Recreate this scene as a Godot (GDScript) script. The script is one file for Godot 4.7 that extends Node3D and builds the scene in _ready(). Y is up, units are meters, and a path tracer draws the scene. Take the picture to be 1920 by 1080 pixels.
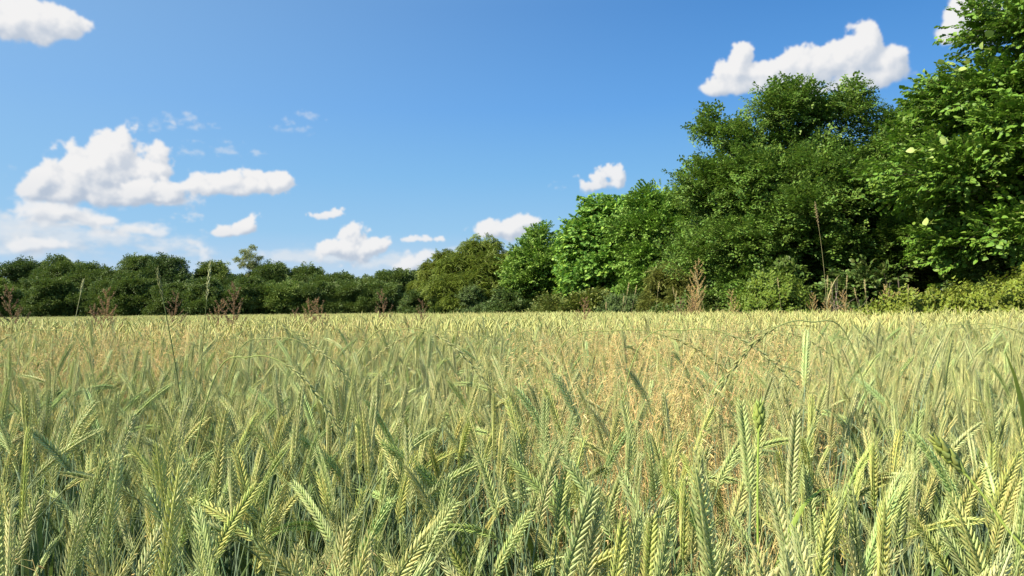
extends Node3D

const EYE := 1.42
const SUN_AZ := -114.0
const SUN_EL := 43.0
var field := PackedVector2Array([Vector2(-0.9, -0.36), Vector2(0.9, -0.36), Vector2(13.5, -10.5), Vector2(11.6, -13.2), Vector2(7.2, -19.0), Vector2(4.8, -27.0), Vector2(2.2, -34.0), Vector2(-1.2, -41.0), Vector2(-4.6, -46.0), Vector2(-8.5, -52.0), Vector2(-13.0, -76.0), Vector2(-72.0, -79.0), Vector2(-9.0, -6.0)])
var taken := {}
var crop_mats := []
var mat := {}


# ---------------------------------------------------------------- geometry
class Buf:
	var v := PackedVector3Array()
	var c := PackedColorArray()
	var i := PackedInt32Array()

	func tri(a: Vector3, b: Vector3, d: Vector3, col: Color) -> void:
		var n := v.size()
		v.append(a)
		v.append(b)
		v.append(d)
		for k in 3:
			c.append(col)
			i.append(n + k)

	func tube(pts: Array, radii: Array, sides: int, col: Color) -> void:
		var first := v.size()
		var ref := Vector3(0.31, 0.17, 0.93).normalized()
		for j in pts.size():
			var t: Vector3 = (pts[mini(j + 1, pts.size() - 1)] - pts[maxi(j - 1, 0)]).normalized()
			var a := t.cross(ref)
			if a.length() < 0.05:
				a = t.cross(Vector3.RIGHT)
			a = a.normalized()
			var b := t.cross(a)
			for k in sides:
				var w := TAU * k / sides
				v.append(pts[j] + (a * cos(w) + b * sin(w)) * float(radii[j]))
				c.append(col)
		for j in pts.size() - 1:
			for k in sides:
				var p0 := first + j * sides + k
				var p1 := first + j * sides + (k + 1) % sides
				i.append_array([p0, p0 + sides, p1 + sides, p0, p1 + sides, p1])

	# a ribbon: side[j] is the half-width vector at pts[j]; the midrib lies a little lower
	func blade(pts: Array, side: Array, fold: Array, col: Color) -> void:
		var first := v.size()
		for j in pts.size():
			v.append(pts[j] - side[j])
			v.append(pts[j] + fold[j])
			v.append(pts[j] + side[j])
			for k in 3:
				c.append(col)
		for j in pts.size() - 1:
			for k in 2:
				var p := first + j * 3 + k
				i.append_array([p, p + 3, p + 4, p, p + 4, p + 1])

	# a fan round a middle point: rim in order
	func fan(mid: Vector3, rim: Array, col: Color) -> void:
		var first := v.size()
		v.append(mid)
		c.append(col)
		for p in rim:
			v.append(p)
			c.append(col)
		for k in rim.size():
			i.append_array([first, first + 1 + k, first + 1 + (k + 1) % rim.size()])

	# a pointed grain along +y of the frame
	func grain(t: Transform3D, prof: Array, sides: int, col: Color) -> void:
		var pts := []
		var first := v.size()
		for j in prof.size():
			for k in sides:
				var w := TAU * k / sides
				v.append(t * Vector3(cos(w) * prof[j][1], prof[j][0], -sin(w) * prof[j][2]))
				c.append(col)
		for j in prof.size() - 1:
			for k in sides:
				var p0 := first + j * sides + k
				var p1 := first + j * sides + (k + 1) % sides
				i.append_array([p0, p0 + sides, p1 + sides, p0, p1 + sides, p1])

	func append(o: Buf, t: Transform3D, tint := Color.WHITE) -> void:
		var first := v.size()
		for p in o.v:
			v.append(t * p)
		if tint == Color.WHITE:
			c.append_array(o.c)
		else:
			for q in o.c:
				c.append(q * tint)
		for k in o.i:
			i.append(first + k)

	func done(m: Material) -> ArrayMesh:
		var n := PackedVector3Array()
		n.resize(v.size())
		for k in range(0, i.size(), 3):
			var a := v[i[k]]
			var f := (v[i[k + 2]] - a).cross(v[i[k + 1]] - a)
			n[i[k]] += f
			n[i[k + 1]] += f
			n[i[k + 2]] += f
		for k in n.size():
			n[k] = n[k].normalized() if n[k].length_squared() > 0.0 else Vector3.UP
		var arr := []
		arr.resize(Mesh.ARRAY_MAX)
		arr[Mesh.ARRAY_VERTEX] = v
		arr[Mesh.ARRAY_NORMAL] = n
		arr[Mesh.ARRAY_COLOR] = c
		arr[Mesh.ARRAY_INDEX] = i
		var am := ArrayMesh.new()
		am.add_surface_from_arrays(Mesh.PRIMITIVE_TRIANGLES, arr)
		am.surface_set_material(0, m)
		return am


func rand_gen(s: int) -> RandomNumberGenerator:
	var r := RandomNumberGenerator.new()
	r.seed = s
	return r


func vary(c: Color, r: RandomNumberGenerator, much := 0.15) -> Color:
	var k := 1.0 + r.randf_range(-much, much)
	return Color(c.r * k * (1.0 + r.randf_range(-much, much) * 0.5), c.g * k, c.b * k * (1.0 + r.randf_range(-much, much) * 0.5))


func leaf_mat(rough: float, back: float, spec := 0.5, tint := Color.WHITE) -> StandardMaterial3D:
	var m := StandardMaterial3D.new()
	m.vertex_color_use_as_albedo = true
	m.albedo_color = tint
	m.roughness = rough
	m.metallic_specular = spec
	m.cull_mode = BaseMaterial3D.CULL_DISABLED
	if back > 0.0:
		m.backlight_enabled = true
		m.backlight = Color(back, back, back * 0.75).linear_to_srgb()
	return m


# ---------------------------------------------------------------- naming
func numbered(called: String) -> String:
	var n: int = taken.get(called, 0)
	taken[called] = n + 1
	return called if n == 0 else "%s_%03d" % [called, n]


func thing(called: String, label: String, category: String, at: Vector3, group := "") -> Node3D:
	var o := Node3D.new()
	o.name = numbered(called)
	add_child(o)
	o.position = at
	tag(o, label, category, group)
	return o


func tag(o: Node3D, label: String, category: String, group := "", kind := "") -> void:
	o.set_meta("label", label)
	if category:
		o.set_meta("category", category)
	if group:
		o.set_meta("group", group)
	if kind:
		o.set_meta("kind", kind)


func part(called: String, m: Mesh, parent: Node3D, over: Material = null, t := Transform3D()) -> MeshInstance3D:
	var o := MeshInstance3D.new()
	o.name = called
	o.mesh = m
	o.transform = t
	if over:
		o.set_surface_override_material(0, over)
	parent.add_child(o, true)
	return o


func scatter(called: String, m: Mesh, where: Array, tints: PackedColorArray, parent: Node3D) -> void:
	if where.is_empty():
		return
	var mm := MultiMesh.new()
	mm.transform_format = MultiMesh.TRANSFORM_3D
	mm.use_colors = true
	mm.mesh = m
	mm.instance_count = where.size()
	for k in where.size():
		mm.set_instance_transform(k, where[k])
		mm.set_instance_color(k, tints[k])
	var o := MultiMeshInstance3D.new()
	o.name = called
	o.multimesh = mm
	o.set_meta("kind", "stuff")
	parent.add_child(o, true)


# ---------------------------------------------------------------- sky
func dir_of(az: float, el: float) -> Vector3:
	var a := deg_to_rad(az)
	var e := deg_to_rad(el)
	return Vector3(sin(a) * cos(e), sin(e), -cos(a) * cos(e))


var air := [[0.0, Color8(212, 226, 239)], [3.0, Color8(190, 216, 239)], [6.0, Color8(152, 201, 238)], [10.0, Color8(126, 186, 236)], [15.0, Color8(99, 164, 231)], [22.0, Color8(71, 137, 209)], [35.0, Color8(58, 116, 190)], [90.0, Color8(45, 92, 165)]]


func air_color(az: float, el: float) -> Color:
	var c: Color = air[-1][1]
	for k in air.size() - 1:
		if el <= air[k + 1][0]:
			c = (air[k][1] as Color).srgb_to_linear().lerp((air[k + 1][1] as Color).srgb_to_linear(), clampf((el - air[k][0]) / (air[k + 1][0] - air[k][0]), 0.0, 1.0))
			break
		elif k == air.size() - 2:
			c = c.srgb_to_linear()
	var gap := rad_to_deg(dir_of(az, el).angle_to(dir_of(SUN_AZ, SUN_EL)))
	return c.lerp(Color8(168, 208, 242).srgb_to_linear(), 0.62 * smoothstep(114.0, 50.0, gap))


func make_sky() -> PanoramaSkyMaterial:
	var lw := 512
	var lh := 256
	var small := PackedFloat32Array()
	small.resize(lw * lh * 4)
	for y in lh:
		for x in lw:
			var el := 90.0 - (y + 0.5) / lh * 180.0
			var c := air_color((x + 0.5) / lw * 360.0 - 180.0, maxf(el, 0.0)) if el > -2.0 else Color(0.16, 0.17, 0.1)
			var k := (y * lw + x) * 4
			small[k] = c.r
			small[k + 1] = c.g
			small[k + 2] = c.b
			small[k + 3] = 1.0
	var im := Image.create_from_data(lw, lh, false, Image.FORMAT_RGBAF, small.to_byte_array())
	var w := 4096
	var h := 2048
	im.resize(w, h, Image.INTERPOLATE_CUBIC)
	var px := im.get_data().to_float32_array()
	var noise := FastNoiseLite.new()
	noise.seed = 11
	noise.noise_type = FastNoiseLite.TYPE_SIMPLEX
	noise.frequency = 0.42
	noise.fractal_octaves = 6
	noise.fractal_gain = 0.58
	var clouds := [
		{"kind": "bank", "soft": 0.55, "rough": 0.30, "thick": 0.71, "puffs": [-32.64, 4.88, 4.55, 1.54, -28.40, 5.39, 5.64, 1.43, -24.14, 4.43, 4.21, 1.11, -34.35, 5.48, 3.48, 1.67, -31.76, 3.53, 7.28, 1.04, -20.65, 3.36, 7.07, 0.84]},
		{"kind": "bank", "soft": 0.50, "rough": 0.35, "thick": 0.92, "puffs": [-32.22, 6.61, 2.25, 1.30, -30.27, 6.55, 2.82, 0.98, -28.09, 5.76, 3.61, 0.79, -32.64, 5.22, 1.77, 0.85, -33.21, 4.41, 1.30, 0.75]},
		{"kind": "bank", "soft": 0.60, "rough": 0.30, "thick": 0.69, "puffs": [-12.81, 3.80, 7.55, 1.19, -15.87, 4.17, 4.62, 0.63, -7.28, 3.39, 5.26, 1.05, -2.41, 4.58, 4.08, 1.05]},
		{"kind": "cum", "soft": 0.30, "rough": 0.30, "thick": 0.85, "puffs": [-32.22, 7.02, 1.64, 0.96, -32.65, 6.24, 1.83, 0.95, -30.58, 6.63, 1.85, 0.77, -28.72, 6.27, 1.66, 0.50]},
		{"kind": "cum", "soft": 0.34, "rough": 0.32, "thick": 0.80, "puffs": [-33.07, 4.69, 1.16, 0.68, -31.17, 4.66, 1.58, 0.49, -33.50, 4.16, 1.74, 0.61]},
		{"kind": "cum", "soft": 0.38, "rough": 0.34, "thick": 0.70, "puffs": [-26.64, 5.89, 2.50, 0.47, -28.40, 5.32, 2.06, 0.39, -25.48, 5.50, 1.35, 0.29]},
		{"kind": "cum", "soft": 0.38, "rough": 0.34, "thick": 0.60, "puffs": [-22.24, 4.17, 0.63, 0.68, -22.69, 4.83, 0.42, 0.30, -21.89, 3.64, 1.20, 0.38]},
		{"kind": "cum", "soft": 0.16, "rough": 0.30, "thick": 1.00, "puffs": [-27.95, 11.27, 1.69, 1.57, -29.52, 9.91, 2.22, 1.73, -31.19, 8.74, 2.30, 1.44, -32.22, 8.15, 1.49, 1.22, -27.62, 9.18, 2.63, 2.12, -25.33, 11.31, 1.15, 0.93, -25.50, 9.86, 1.69, 1.44, -29.67, 7.81, 4.17, 0.98, -25.49, 7.87, 3.77, 0.73]},
		{"kind": "cum", "soft": 0.17, "rough": 0.30, "thick": 1.00, "puffs": [-26.32, 8.55, 2.01, 1.08, -24.14, 8.49, 2.43, 1.02, -21.72, 8.98, 1.97, 1.11, -20.29, 9.43, 1.45, 1.12, -17.92, 9.61, 1.57, 1.06, -16.80, 9.50, 1.28, 0.69, -19.20, 8.91, 2.97, 0.68, -25.49, 7.98, 2.03, 0.58]},
		{"kind": "cum", "soft": 0.14, "rough": 0.25, "thick": 1.00, "puffs": [-19.35, 6.43, 0.95, 0.91, -20.29, 5.95, 1.63, 0.61, -21.18, 5.70, 1.22, 0.38]},
		{"kind": "cum", "soft": 0.20, "rough": 0.46, "thick": 0.95, "puffs": [-13.88, 7.18, 1.16, 0.35, -12.95, 7.35, 0.70, 0.39, -14.53, 7.09, 0.69, 0.27]},
		{"kind": "cum", "soft": 0.20, "rough": 0.46, "thick": 0.97, "puffs": [-12.10, 5.71, 1.25, 0.95, -13.19, 4.90, 1.32, 1.03, -10.85, 4.92, 1.42, 0.88, -9.86, 5.08, 0.95, 0.72, -12.22, 4.28, 2.95, 0.95]},
		{"kind": "cum", "soft": 0.22, "rough": 0.46, "thick": 0.90, "puffs": [-7.06, 5.49, 1.05, 0.36, -5.98, 5.41, 0.89, 0.28, -7.87, 5.41, 0.64, 0.24]},
		{"kind": "cum", "soft": 0.30, "rough": 0.30, "thick": 0.85, "puffs": [-7.48, 3.80, 1.29, 1.05, -6.27, 4.28, 1.05, 0.57, -8.08, 3.20, 1.20, 0.81]},
		{"kind": "cum", "soft": 0.16, "rough": 0.28, "thick": 0.97, "puffs": [-2.19, 6.12, 1.31, 0.73, -0.35, 6.43, 2.04, 0.81, 1.28, 6.77, 1.47, 0.56, 0.05, 5.78, 2.86, 0.73]},
		{"kind": "cum", "soft": 0.20, "rough": 0.46, "thick": 0.95, "puffs": [6.12, 9.60, 1.13, 0.87, 7.42, 9.84, 1.04, 0.87, 8.15, 10.32, 0.80, 0.71, 8.42, 9.60, 0.72, 0.71, 7.01, 9.17, 2.00, 0.44]},
		{"kind": "cum", "soft": 0.12, "rough": 0.24, "thick": 1.00, "puffs": [17.34, 18.09, 0.89, 1.07, 16.56, 17.08, 1.72, 1.22, 15.59, 15.89, 1.36, 0.81, 18.43, 16.72, 2.19, 1.07, 21.36, 17.46, 1.48, 1.19, 20.61, 16.30, 2.82, 1.21, 23.45, 16.67, 2.04, 1.38, 25.02, 17.66, 1.60, 1.35, 25.94, 18.03, 0.86, 1.14, 25.83, 16.34, 2.28, 1.77, 27.63, 16.08, 1.02, 1.34, 23.41, 15.09, 5.61, 0.84, 17.66, 15.71, 2.57, 0.65]},
		{"kind": "cum", "soft": 0.15, "rough": 0.25, "thick": 1.00, "puffs": [30.98, 18.15, 1.08, 1.53, 32.20, 18.87, 1.73, 1.86, 30.50, 17.11, 0.73, 0.71, 32.75, 17.17, 1.71, 1.58]},
		{"kind": "cum", "soft": 0.16, "rough": 0.25, "thick": 1.00, "puffs": [-32.74, 19.09, 2.09, 1.12, -30.80, 18.64, 1.48, 1.15, -32.44, 17.88, 2.72, 1.07, -34.45, 18.14, 2.60, 1.69, -36.90, 17.96, 2.45, 1.49]},
		{"kind": "wisp", "soft": 0.70, "rough": 0.85, "thick": 0.45, "puffs": [-23.47, 13.33, 1.57, 0.64, -22.60, 13.04, 1.06, 0.36]},
		{"kind": "wisp", "soft": 0.70, "rough": 0.85, "thick": 0.35, "puffs": [-16.41, 13.38, 1.52, 0.67, -15.00, 14.21, 1.00, 0.45]},
		{"kind": "wisp", "soft": 0.70, "rough": 0.85, "thick": 0.40, "puffs": [-20.65, 11.64, 1.23, 0.59, -23.12, 11.30, 1.19, 0.65, -18.65, 11.46, 0.81, 0.34]},
		{"kind": "wisp", "soft": 0.70, "rough": 0.85, "thick": 0.35, "puffs": [-25.50, 12.90, 1.69, 0.42, -34.04, 9.34, 0.45, 0.27]},
		{"kind": "wisp", "soft": 0.60, "rough": 0.85, "thick": 0.50, "puffs": [-23.46, 6.86, 0.90, 0.44, -22.41, 4.09, 0.63, 0.75, -22.94, 5.02, 0.49, 0.37]},
		{"kind": "wisp", "soft": 0.70, "rough": 0.85, "thick": 0.40, "puffs": [3.56, 9.34, 0.57, 0.32]},
	]
	# the same kind of fair-weather cumulus goes on round the sky
	var r := rand_gen(77)
	var n_added := 0
	while n_added < 34:
		var az := r.randf_range(-180, 180)
		var el := 5.0 + 50.0 * pow(r.randf(), 1.3)
		if absf(az) < 50.0 and el < 32.0:
			continue
		n_added += 1
		var p := []
		var wide := r.randf_range(2.5, 7.0)
		var stretch := 1.0 / maxf(cos(deg_to_rad(el)), 0.3)
		for k in 7:
			var u := r.randf_range(-1, 1)
			p.append_array([az + u * wide * 1.3 * stretch, el + r.randf_range(-0.1, 0.5) * wide * (1.0 - u * u) * 0.6, wide * r.randf_range(0.5, 0.9) * stretch, wide * r.randf_range(0.25, 0.45)])
		clouds.append({"kind": "cum", "soft": 0.2, "rough": 0.28, "thick": 0.95, "puffs": p})
	for cl in clouds:
		paint_cloud(px, w, h, cl, noise)
	var sky := PanoramaSkyMaterial.new()
	# Godot's panorama begins at -Z, so the two halves change places
	var whole := Image.create_from_data(w, h, false, Image.FORMAT_RGBAF, px.to_byte_array())
	var turned := Image.create_empty(w, h, false, Image.FORMAT_RGBAF)
	turned.blit_rect(whole, Rect2i(w / 2, 0, w / 2, h), Vector2i(0, 0))
	turned.blit_rect(whole, Rect2i(0, 0, w / 2, h), Vector2i(w / 2, 0))
	sky.panorama = ImageTexture.create_from_image(turned)
	return sky


func body(p: PackedFloat32Array, az: float, el: float) -> float:
	var s := 0.0
	for k in range(0, p.size(), 4):
		var a := (az - p[k]) / p[k + 2]
		var b := (el - p[k + 1]) / p[k + 3]
		if b < 0.0:
			b *= 1.25
		var q := a * a + b * b
		if q < 1.7:
			q = 1.0 - q / 1.7
			s += q * q
	return s


func paint_cloud(px: PackedFloat32Array, w: int, h: int, cl: Dictionary, noise: FastNoiseLite) -> void:
	var p := PackedFloat32Array(cl.puffs)
	var lo := Vector2(1e9, 1e9)
	var hi := -lo
	for k in range(0, p.size(), 4):
		lo = lo.min(Vector2(p[k] - p[k + 2] * 1.5, p[k + 1] - p[k + 3] * 1.5))
		hi = hi.max(Vector2(p[k] + p[k + 2] * 1.5, p[k + 1] + p[k + 3] * 1.5))
	lo.y = maxf(lo.y, 0.0)
	hi.y = minf(hi.y, 88.0)
	var cum: bool = cl.kind == "cum"
	var g := clampf(7.0 / (hi.x - lo.x), 1.0, 2.6)
	if cl.kind == "wisp":
		g = 1.6
	var squash := 1.0 if cum else (2.2 if cl.kind == "bank" else 1.6)
	var bright := Color(0.90, 0.895, 0.895)
	var shade := Color(0.47, 0.55, 0.67)
	var step := 0.55 if cum else 0.8
	for row in range(int((90.0 - hi.y) / 180.0 * h), int((90.0 - lo.y) / 180.0 * h) + 1):
		var el := 90.0 - (row + 0.5) / h * 180.0
		for col in range(int((lo.x + 180.0) / 360.0 * w), int((hi.x + 180.0) / 360.0 * w) + 1):
			var az := (col + 0.5) / w * 360.0 - 180.0
			var s := body(p, az, el)
			if s <= 0.0:
				continue
			s = minf(s, 1.6)
			var n := noise.get_noise_2d(az * g, el * g * squash)
			var d: float = s + cl.rough * n * 2.3 - 0.30
			var soft: float = cl.soft * (2.2 + 2.4 * (1.0 - smoothstep(0.15, 0.5, (el - lo.y) / (hi.y - lo.y))))
			var a: float = smoothstep(0.0, soft, d) * cl.thick
			if a <= 0.002:
				continue
			# lit from the sun's side: thinner towards the sun is brighter
			var s2: float = minf(body(p, az - step * 0.8, el + step * 0.75), 1.6) + cl.rough * 2.3 * noise.get_noise_2d((az - step * 0.8) * g, (el + step * 0.75) * g * squash)
			var lit: float = clampf(0.55 + (s + cl.rough * 2.3 * n - s2) * 1.0, 0.0, 1.0)
			var rise := clampf((el - lo.y) / (hi.y - lo.y), 0.0, 1.0)
			lit = clampf(lit * 0.8 + smoothstep(0.15, 0.7, rise) * 0.36, 0.0, 1.0)
			var c := shade.lerp(bright, lit)
			if not cum:
				c = c.lerp(Color(0.68, 0.74, 0.80), 0.5)
			var k: int = (row * w + posmod(col, w)) * 4
			px[k] = lerpf(px[k], c.r, a)
			px[k + 1] = lerpf(px[k + 1], c.g, a)
			px[k + 2] = lerpf(px[k + 2], c.b, a)


# ---------------------------------------------------------------- rye
const GRAIN := [[0.0, 0.0009, 0.0008], [0.0032, 0.0019, 0.0017], [0.0072, 0.0016, 0.0014], [0.0140, 0.0003, 0.0003]]


func spikelet_buf(r: RandomNumberGenerator, tone: Color) -> Buf:
	var b := Buf.new()
	for s in [-1.0, 1.0]:
		var t := Transform3D(Basis(Vector3(0, 0, 1), 0.0) * Basis(Vector3(1, 0, 0), 0.20 * s), Vector3(0, 0, 0.0023 * s))
		b.grain(t, GRAIN, 5, vary(tone, r, 0.2))
	# the thin green glume between the florets
	b.grain(Transform3D(Basis(), Vector3(0.0016, -0.0005, 0)), [[0.0, 0.0004, 0.0004], [0.004, 0.0011, 0.0008], [0.0095, 0.0002, 0.0002]], 4, vary(Color(tone.r * 0.62, tone.g * 0.75, tone.b * 0.6), r, 0.1))
	return b


# the path of a culm: heading from upright lean0 at the foot to lean1 under the ear and lean2 at its tip
func rye_path(length: float, ear: float, lean0: float, lean1: float, lean2: float, side: float) -> Dictionary:
	var pts := [Vector3(0, -0.02, 0)]
	var p: Vector3 = pts[0]
	var n := 9
	for k in n:
		var u := (k + 0.5) / n
		var a := deg_to_rad(lean0 + (lean1 - lean0) * pow(u, 5.0))
		p += Vector3(sin(a), cos(a), sin(side * u) * 0.06) * length / n
		pts.append(p)
	var top := []
	top.append(p)
	for k in 8:
		var a := deg_to_rad(lerpf(lean1, lean2, (k + 0.5) / 8.0))
		p += Vector3(sin(a), cos(a), 0.0) * ear / 8.0
		top.append(p)
	return {"stem": pts, "ear": top}


func along(pts: Array, u: float) -> Vector3:
	var f := clampf(u, 0.0, 1.0) * (pts.size() - 1)
	var k := mini(int(f), pts.size() - 2)
	return (pts[k] as Vector3).lerp(pts[k + 1], f - k)


func grass_leaf(b: Buf, foot: Vector3, yaw: float, length: float, width: float, rise: float, droop: float, col: Color, n := 7) -> void:
	var out := Vector3(cos(yaw), 0, sin(yaw))
	var across := Vector3(-sin(yaw), 0, cos(yaw))
	var pts := []
	var side := []
	var fold := []
	var p := foot
	for k in n + 1:
		var u := float(k) / n
		var a := rise - droop * u * u
		var t := out * cos(a) + Vector3.UP * sin(a)
		pts.append(p)
		var wd := width * 0.5 * (1.0 - pow(u, 2.2)) * minf(1.0, 0.5 + u * 4.0) + 0.0003
		var tw := across.rotated(t, 0.9 * u)
		side.append(tw * wd)
		fold.append(tw.cross(t) * wd * 0.35)
		p += t * length / n
	b.blade(pts, side, fold, col)


func make_rye(s: int, o: Dictionary) -> Dictionary:
	var r := rand_gen(s)
	var length: float = o.length
	var ear_len: float = o.ear * 0.92
	var path := rye_path(length, ear_len, o.lean0, o.lean1, o.lean2, r.randf_range(-2, 2))
	var tone: Color = o.tone
	var stem := Buf.new()
	var radii := []
	for k in path.stem.size():
		radii.append(lerpf(0.0021, 0.0011, float(k) / (path.stem.size() - 1)))
	stem.tube(path.stem, radii, 5, vary(Color(0.24, 0.33, 0.21), r, 0.12))
	var leaves := []
	for k in o.leaves:
		var u := r.randf_range(0.3, 0.62) if k > 0 else r.randf_range(0.6, 0.78)
		var b := Buf.new()
		grass_leaf(b, along(path.stem, u), r.randf() * TAU, r.randf_range(0.16, 0.3), r.randf_range(0.009, 0.014), r.randf_range(1.1, 1.42), r.randf_range(0.2, 1.5), vary(Color(0.085, 0.15, 0.055).lerp(Color(0.28, 0.31, 0.12), r.randf() * r.randf() * 0.5), r, 0.2))
		leaves.append(b)
	# spikelets alternate on the two sides of the rachis
	var where := []
	var awns := Buf.new()
	var n := int(ear_len / 0.0034)
	var turn := r.randf_range(-1.2, 1.2)
	var width: float = o.get("width", 1.0)
	for k in n:
		var u := (k + 0.5) / n
		var pos := along(path.ear, u)
		var t := (along(path.ear, u + 0.04) - along(path.ear, u - 0.04)).normalized()
		var side := t.cross(Vector3(0, 0, 1)).normalized().rotated(t, turn + 0.5 * u)
		var flat := t.cross(side)
		var s2 := 1.0 if k % 2 == 0 else -1.0
		var open := 0.52 * (1.0 - 0.35 * u)
		var d := (t * cos(open) + side * s2 * sin(open)).normalized()
		var size := minf(minf(1.0, 0.62 + u * 3.0), 0.55 + (1.0 - u) * 2.2) * r.randf_range(0.84, 0.97)
		var x := d.cross(flat).normalized() * s2
		var z := x.cross(d)
		where.append(Transform3D(Basis(x * size * width, d * size, z * size * width), pos + side * s2 * 0.0016))
		for f in ([] if k % 5 > 1 else [-1.0 if k % 4 < 2 else 1.0]):
			var tip: Vector3 = where[-1] * Vector3(0, 0.0122, 0.0033 * f)
			var ad: Vector3 = (d * 0.6 + t * 1.1 + flat * f * 0.14 + Vector3(r.randf_range(-0.1, 0.1), r.randf_range(-0.1, 0.1), r.randf_range(-0.1, 0.1))).normalized()
			var al: float = o.awn * r.randf_range(0.75, 1.15) * (0.7 + 0.5 * u)
			awns.tube([tip, tip + ad * al * 0.5, tip + ad * al + t * al * 0.05 + Vector3(0, 0.002, 0)], [0.0003, 0.0002, 0.00004], 3, vary(Color(0.55, 0.6, 0.26), r, 0.12))
	var rachis := Buf.new()
	rachis.tube(path.ear, [0.0012, 0.0012, 0.0012, 0.0012, 0.001, 0.001, 0.0009, 0.0008, 0.0005], 4, Color(0.3, 0.36, 0.16))
	return {"stem": stem, "leaves": leaves, "where": where, "awns": awns, "rachis": rachis, "tone": tone, "mid": along(path.ear, 0.6), "label": o.label, "seed": s}


func finish_rye(p: Dictionary) -> void:
	var r := rand_gen(p.seed + 5)
	var spk := []
	for k in 4:
		spk.append(spikelet_buf(r, vary(p.tone, r, 0.06)))
	var joined := Buf.new()
	joined.append(p.rachis, Transform3D())
	p.which = []
	for t in p.where:
		var k := r.randi() % 4
		p.which.append(k)
		joined.append(spk[k], t)
	var whole := Buf.new()
	whole.append(p.stem, Transform3D())
	for b in p.leaves:
		whole.append(b, Transform3D())
	whole.append(joined, Transform3D())
	whole.append(p.awns, Transform3D())
	p.ear_mesh = joined.done(mat.crop)
	p.whole_mesh = whole.done(mat.crop)
	p.stem_mesh = p.stem.done(mat.crop)
	p.awn_mesh = p.awns.done(mat.crop)
	p.rachis_mesh = p.rachis.done(mat.crop)
	p.leaf_meshes = []
	for b in p.leaves:
		p.leaf_meshes.append(b.done(mat.crop))
	p.spk_meshes = []
	for b in spk:
		p.spk_meshes.append(b.done(mat.crop))


# a plainer culm for the middle distance and beyond
func far_rye(b: Buf, r: RandomNumberGenerator, foot: Vector3, fine: bool) -> void:
	var length := r.randf_range(0.94, 1.2) if r.randf() > 0.05 else r.randf_range(1.18, 1.28)
	var ear := r.randf_range(0.1, 0.14)
	var yaw := r.randf() * TAU
	var l1 := pow(r.randf(), 1.5) * 55.0 + 3.0
	var path := rye_path(length, ear, r.randf_range(0, 4), l1, l1 + r.randf_range(5, 45), 0.0)
	var t := Transform3D(Basis(Vector3.UP, yaw), foot)
	var pts := []
	for k in ([0, 5, 8, 9] if fine else [3, 9]):
		pts.append(t * (path.stem[k] as Vector3))
	var rad := []
	for k in pts.size():
		rad.append(0.0019)
	b.tube(pts, rad, 3, vary(Color(0.3, 0.36, 0.19), r, 0.15))
	var e := []
	var er := []
	var n := 6 if fine else 3
	for k in n + 1:
		var u := float(k) / n
		e.append(t * along(path.ear, u))
		er.append((0.0028 + 0.0045 * sin(PI * minf(1.0, 0.15 + u * 0.85))) * (1.0 if k % 2 == 0 or not fine else 1.25))
	er[n] = 0.001
	var col := vary(Color(0.52, 0.55, 0.21).lerp(Color(0.58, 0.54, 0.22), r.randf() * 0.6), r, 0.16)
	b.tube(e, er, 5 if fine else 4, col)
	for k in (5 if fine else 2):
		var u := r.randf_range(0.1, 1.0)
		var q: Vector3 = t * along(path.ear, u)
		var d: Vector3 = (t.basis * (along(path.ear, 1.0) - along(path.ear, 0.6))).normalized() + Vector3(r.randf_range(-0.3, 0.3), r.randf_range(-0.2, 0.3), r.randf_range(-0.3, 0.3))
		var a := d.cross(Vector3(0.3, 0.5, 0.8)).normalized() * 0.0009
		b.tri(q - a, q + a, q + d * r.randf_range(0.04, 0.06), vary(Color(0.5, 0.53, 0.22), r))
	for k in (2 if fine else 1):
		grass_leaf(b, t * along(path.stem, r.randf_range(0.45, 0.75)), r.randf() * TAU, r.randf_range(0.15, 0.28), 0.012, r.randf_range(0.8, 1.3), r.randf_range(0.5, 2.2), vary(Color(0.2, 0.27, 0.1), r, 0.25), 4 if fine else 2)


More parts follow.
